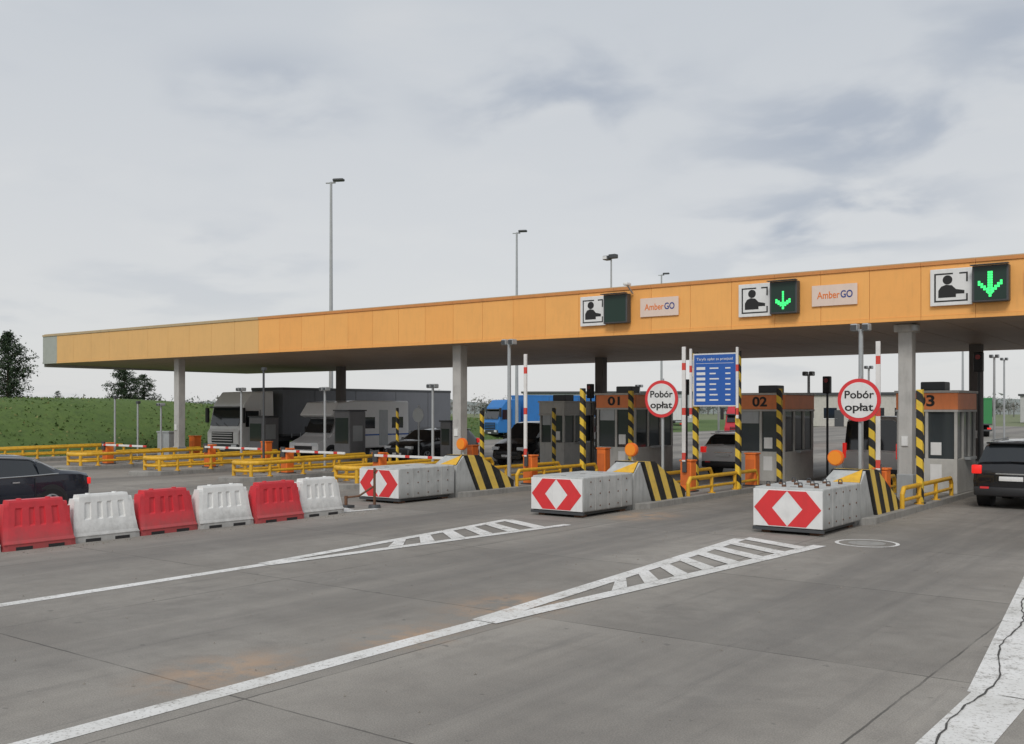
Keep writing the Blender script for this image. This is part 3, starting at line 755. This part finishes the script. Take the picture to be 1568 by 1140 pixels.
o=O('motorhome'); P=wcar
o.prism([(0,.4),(.0,.85),(-.75,1.15),(-1.05,1.35),(-1.35,2.0),(-2.3,2.0),(-2.3,.4)],'yz',-1.0,1.0,P,.04)
o.prism([(-.90,1.35),(-.86,1.33),(-1.20,1.96),(-1.25,1.98)],'yz',-.85,.85,G)
o.prism([(-1.0,2.05),(-.75,2.15),(-1.2,2.75),(-2.3,2.85),(-6.0,2.85),(-6.05,.55),(-2.3,.55),(-2.3,2.0)],'yz',-1.12,1.12,P,.05)
for sg in(-1,1):
    o.box(sg*1.0-.01,sg*1.0+.01,-2.1,-1.45,1.25,1.85,G); o.box(sg*1.12-.015,sg*1.12+.015,-3.6,-2.7,1.5,2.05,G,.01); o.box(sg*1.12-.015,sg*1.12+.015,-5.6,-4.8,1.5,2.05,G,.01)
    o.box(sg*1.12-.008,sg*1.12+.008,-4.5,-3.9,.65,2.4,steel); o.box(sg*1.12-.006,sg*1.12+.006,-6,-2.35,1.15,1.22,bluem)
    o.box(sg*.75-.2,sg*.75+.2,-.05,.02,.72,.88,head,.02); o.box(sg*1.12-.1,sg*1.12+.1,-1.3,-1.15,1.3,1.6,black,.03)
o.box(-.6,.6,0,.02,.55,.72,black); o.box(-1.0,1.0,-.1,.06,.35,.52,black,.03); wheels(o,(-.85,-4.7),.34,.2,1.02); o.make((-36.5,32.2,0),R(180))

def street_lamp(x,y,h,rot=0):
    o=O('street_lamp'); o.cyl((0,0,0),(0,0,h),.15,.075,steel,14); o.tube([(0,0,h-.1),(.25,0,h+.05),(.5,0,h+.08)],.05,steel,8)
    o.box(.15,.85,-.2,.2,h+.02,h+.18,dsteel,.06); o.box(-.35,.3,-.04,.04,h-.1,h-.02,steel,.02); o.make((x,y,0),rot)
street_lamp(-47.3,44,16.6,R(25)); street_lamp(-49.7,66.6,16.8,R(25)); street_lamp(-53,97,16.8,R(20)); street_lamp(-17,95,13,R(20)); street_lamp(-6,88,13); street_lamp(-36,110,13); street_lamp(-1,100,12); street_lamp(-28,120,13); street_lamp(-22,150,13)

# ------------------------------------------------------------------ trees
barkm=M('bark',(.10,.075,.055),.95,dirt=.4)
nd=M('needle_dark',(.022,.042,.02),.9,dirt=.3); nl=M('needle_light',(.05,.085,.035),.9,dirt=.3)
def conifer(name,loc,H,Rr,levels=16,dens=26,shape=1.0,base=.05,topr=.1):
    o=O(name); o.cyl((0,0,-.3),(0,0,H*.96),.035*H,.01,barkm,8)
    for l in range(levels):
        f=(l+.5)/levels; z=H*(base+(.97-base)*f); rr=Rr*((1-f**1.5)**shape)*random.uniform(.7,1.15)+topr
        if f<.2: rr*=.75
        for k in range(int(8+4*(1-f))):
            a=random.uniform(0,6.283); ln=rr*random.uniform(.6,1.1); up=random.uniform(-.1,.4)
            e=Vector((math.cos(a)*ln,math.sin(a)*ln,z+up*ln)); s0=Vector((0,0,z))
            o.cyl(s0,e,.02,.006,barkm,4)
            for q in range(dens):
                t=random.random()**.6; c=s0.lerp(e,t)+Vector([random.gauss(0,.09*(H/4)) for _ in range(3)])
                d=Vector([random.gauss(0,1) for _ in range(3)]).normalized()*random.uniform(.06,.15)*(H/4); d2=Vector([random.gauss(0,1) for _ in range(3)]).normalized()*.05*(H/4)
                o.add([c-d2,c+d2,c+d],[[0,1,2]],nl if (random.random()<.25+.2*t) else nd)
    o.make(loc,recalc=False)
conifer('pine_tree',(-70,35.2,2.9),4.9,2.3,18,46,.8)
conifer('pine_tree',(-80,50.3,1.9),4.3,2.0,14,70,.45)
conifer('pine_tree',(-81,52.9,1.9),3.6,1.7,12,60,.45)
conifer('pine_tree',(-73,33.0,2.9),3.2,1.7,12,34,.8)
conifer('pine_tree',(-95,52.6,2.0),2.2,.9,9,24,.8)
h1=M('foliage_haze_tint',(.17,.185,.17),1,dirt=.2,scale=.05); h2=M('foliage_brown_haze_tint',(.22,.215,.20),1,dirt=.2,scale=.05); h3=M('evergreen_haze_tint',(.12,.145,.125),1)  # aerial haze painted into the treeline's base colours, paled toward grey
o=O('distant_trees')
random.seed(11)
for k in range(520):
    an=R(random.uniform(-40,75)); d=random.uniform(300,440)
    x,y=-math.sin(an)*d,math.cos(an)*d; H=random.uniform(4.5,7.5)*(1.0 if random.random()<.85 else 1.25); W=H*random.uniform(.6,1.1)
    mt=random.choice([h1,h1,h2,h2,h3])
    for q in range(85):
        u=Vector([random.gauss(0,1) for _ in range(3)]).normalized()*random.random()**.75
        c=Vector((x+u.x*W,y+u.y*W,H*.48+u.z*H*.48)); s_=random.uniform(.3,.75)*(1.1-.6*u.length)
        a=Vector([random.gauss(0,1) for _ in range(3)])*s_; b2=Vector([random.gauss(0,1) for _ in range(3)])*s_
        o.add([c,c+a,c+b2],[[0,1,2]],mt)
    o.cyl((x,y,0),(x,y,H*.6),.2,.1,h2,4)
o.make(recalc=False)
o=O('distant_hill'); vs=[];fs=[]
for k in range(61):
    an=R(-45+k*2.2)
    for (d,z) in((430,-.5),(700,6.5+2.5*math.sin(k*.5)+1.5*math.sin(k*1.3)),(900,4)):
        vs.append((-math.sin(an)*d,math.cos(an)*d,z))
for k in range(60):
    for j in range(2):
        a=k*3+j; fs.append([a,a+1,a+4,a+3])
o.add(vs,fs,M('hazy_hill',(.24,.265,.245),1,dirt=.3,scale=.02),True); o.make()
def service_building(x,y,wx,dy,h,rot,mt):
    o=O('service_building'); o.box(-wx/2,wx/2,0,dy,0,h,mt,.05); o.box(-wx/2-.3,wx/2+.3,-.3,dy+.3,h,h+.35,dsteel,.03)
    n=int(wx/3)
    for i in range(n):
        xx=-wx/2+1+i*3; o.box(xx,xx+1.7,-.03,.02,1.1,2.5,G); o.box(xx-.06,xx+1.76,-.05,-.03,1.02,1.1,white)
    o.box(-.6,.6,-.05,.02,0,2.2,dsteel); o.make((x,y,0),rot)
service_building(-47,135,24,10,4.2,R(10),M('render_wall',(.55,.53,.48),.8))
service_building(-92,150,30,12,5,R(30),M('metal_cladding',(.42,.45,.47),.6))
service_building(-20,190,30,12,4.5,R(5),M('metal_cladding_b',(.5,.5,.5),.6))

# ------------------------------------------------------------------ light
w=bpy.data.worlds.new('World'); scene.world=w; w.use_nodes=True; nt=w.node_tree; nt.nodes.clear()
out=nt.nodes.new('ShaderNodeOutputWorld'); sky=nt.nodes.new('ShaderNodeTexSky'); sky.sky_type='NISHITA'; sky.sun_disc=False
SE,SA=R(42),R(158)
sky.sun_elevation=SE; sky.sun_rotation=SA
b1=nt.nodes.new('ShaderNodeBackground'); b1.inputs[1].default_value=.10; L(nt,sky.outputs[0],b1.inputs[0])
tc=nt.nodes.new('ShaderNodeTexCoord'); gen=tc.outputs['Generated']
sp=nt.nodes.new('ShaderNodeSeparateXYZ'); L(nt,gen,sp.inputs[0])
zz=math_n(nt,'MAXIMUM',sp.outputs[2],0.0)
den=math_n(nt,'ADD',zz,.18)
cb=nt.nodes.new('ShaderNodeCombineXYZ'); L(nt,math_n(nt,'DIVIDE',sp.outputs[0],den),cb.inputs[0]); L(nt,math_n(nt,'DIVIDE',sp.outputs[1],den),cb.inputs[1])
n1=noise_n(nt,cb.outputs[0],3.0,5,.48,.25); n2=noise_n(nt,cb.outputs[0],.9,4,.5); n3=noise_n(nt,cb.outputs[0],1.6,5,.55,.3)
grad=mix_n(nt,ramp_n(nt,zz,0,.5),(.715,.72,.725),(.575,.612,.655))
mask=None
for (a,b_,r) in ((-1.15,1.68,.42),(-.70,2.15,.6),(-1.59,1.32,.3),(-.25,1.9,.5),(-.9,2.6,.5)):
    dd=nt.nodes.new('ShaderNodeVectorMath'); dd.operation='DISTANCE'; L(nt,cb.outputs[0],dd.inputs[0]); dd.inputs[1].default_value=(a,b_,0)
    k=ramp_n(nt,dd.outputs['Value'],0,r,1,0); mask=k if mask is None else math_n(nt,'MAXIMUM',mask,k)
mask=math_n(nt,'ADD',mask,ramp_n(nt,n2,.5,.65,0,.3),clamp=True)
cl=math_n(nt,'MULTIPLY',ramp_n(nt,n1,.42,.62),mask)
cc=mix_n(nt,math_n(nt,'MULTIPLY',ramp_n(nt,n3,.5,.3),.4),grad,(.73,.735,.735))
cc=mix_n(nt,math_n(nt,'MULTIPLY',cl,.9),cc,(.40,.445,.52))
b2=nt.nodes.new('ShaderNodeBackground'); L(nt,cc,b2.inputs[0]); b2.inputs[1].default_value=1.0
ms=nt.nodes.new('ShaderNodeMixShader'); ms.inputs[0].default_value=.92; L(nt,b1.outputs[0],ms.inputs[1]); L(nt,b2.outputs[0],ms.inputs[2]); L(nt,ms.outputs[0],out.inputs[0])
sl=bpy.data.lights.new('sun','SUN'); sl.energy=1.5; sl.angle=R(20); sl.color=(1,.96,.9)
so=bpy.data.objects.new('sun',sl); scene.collection.objects.link(so)
d=Vector((math.sin(SA)*math.cos(SE),math.cos(SA)*math.cos(SE),math.sin(SE)))
so.rotation_euler=d.to_track_quat('Z','Y').to_euler(); so.location=(0,0,30)

# ------------------------------------------------------------------ camera
cam=bpy.data.cameras.new('camera'); co=bpy.data.objects.new('camera',cam); scene.collection.objects.link(co)
cam.sensor_width=36; cam.sensor_fit='HORIZONTAL'; cam.lens=36*1560/1568; cam.shift_y=.035; cam.clip_start=.1; cam.clip_end=6000
co.location=(0,0,2.5); co.rotation_euler=(R(90),0,R(37)); scene.camera=co
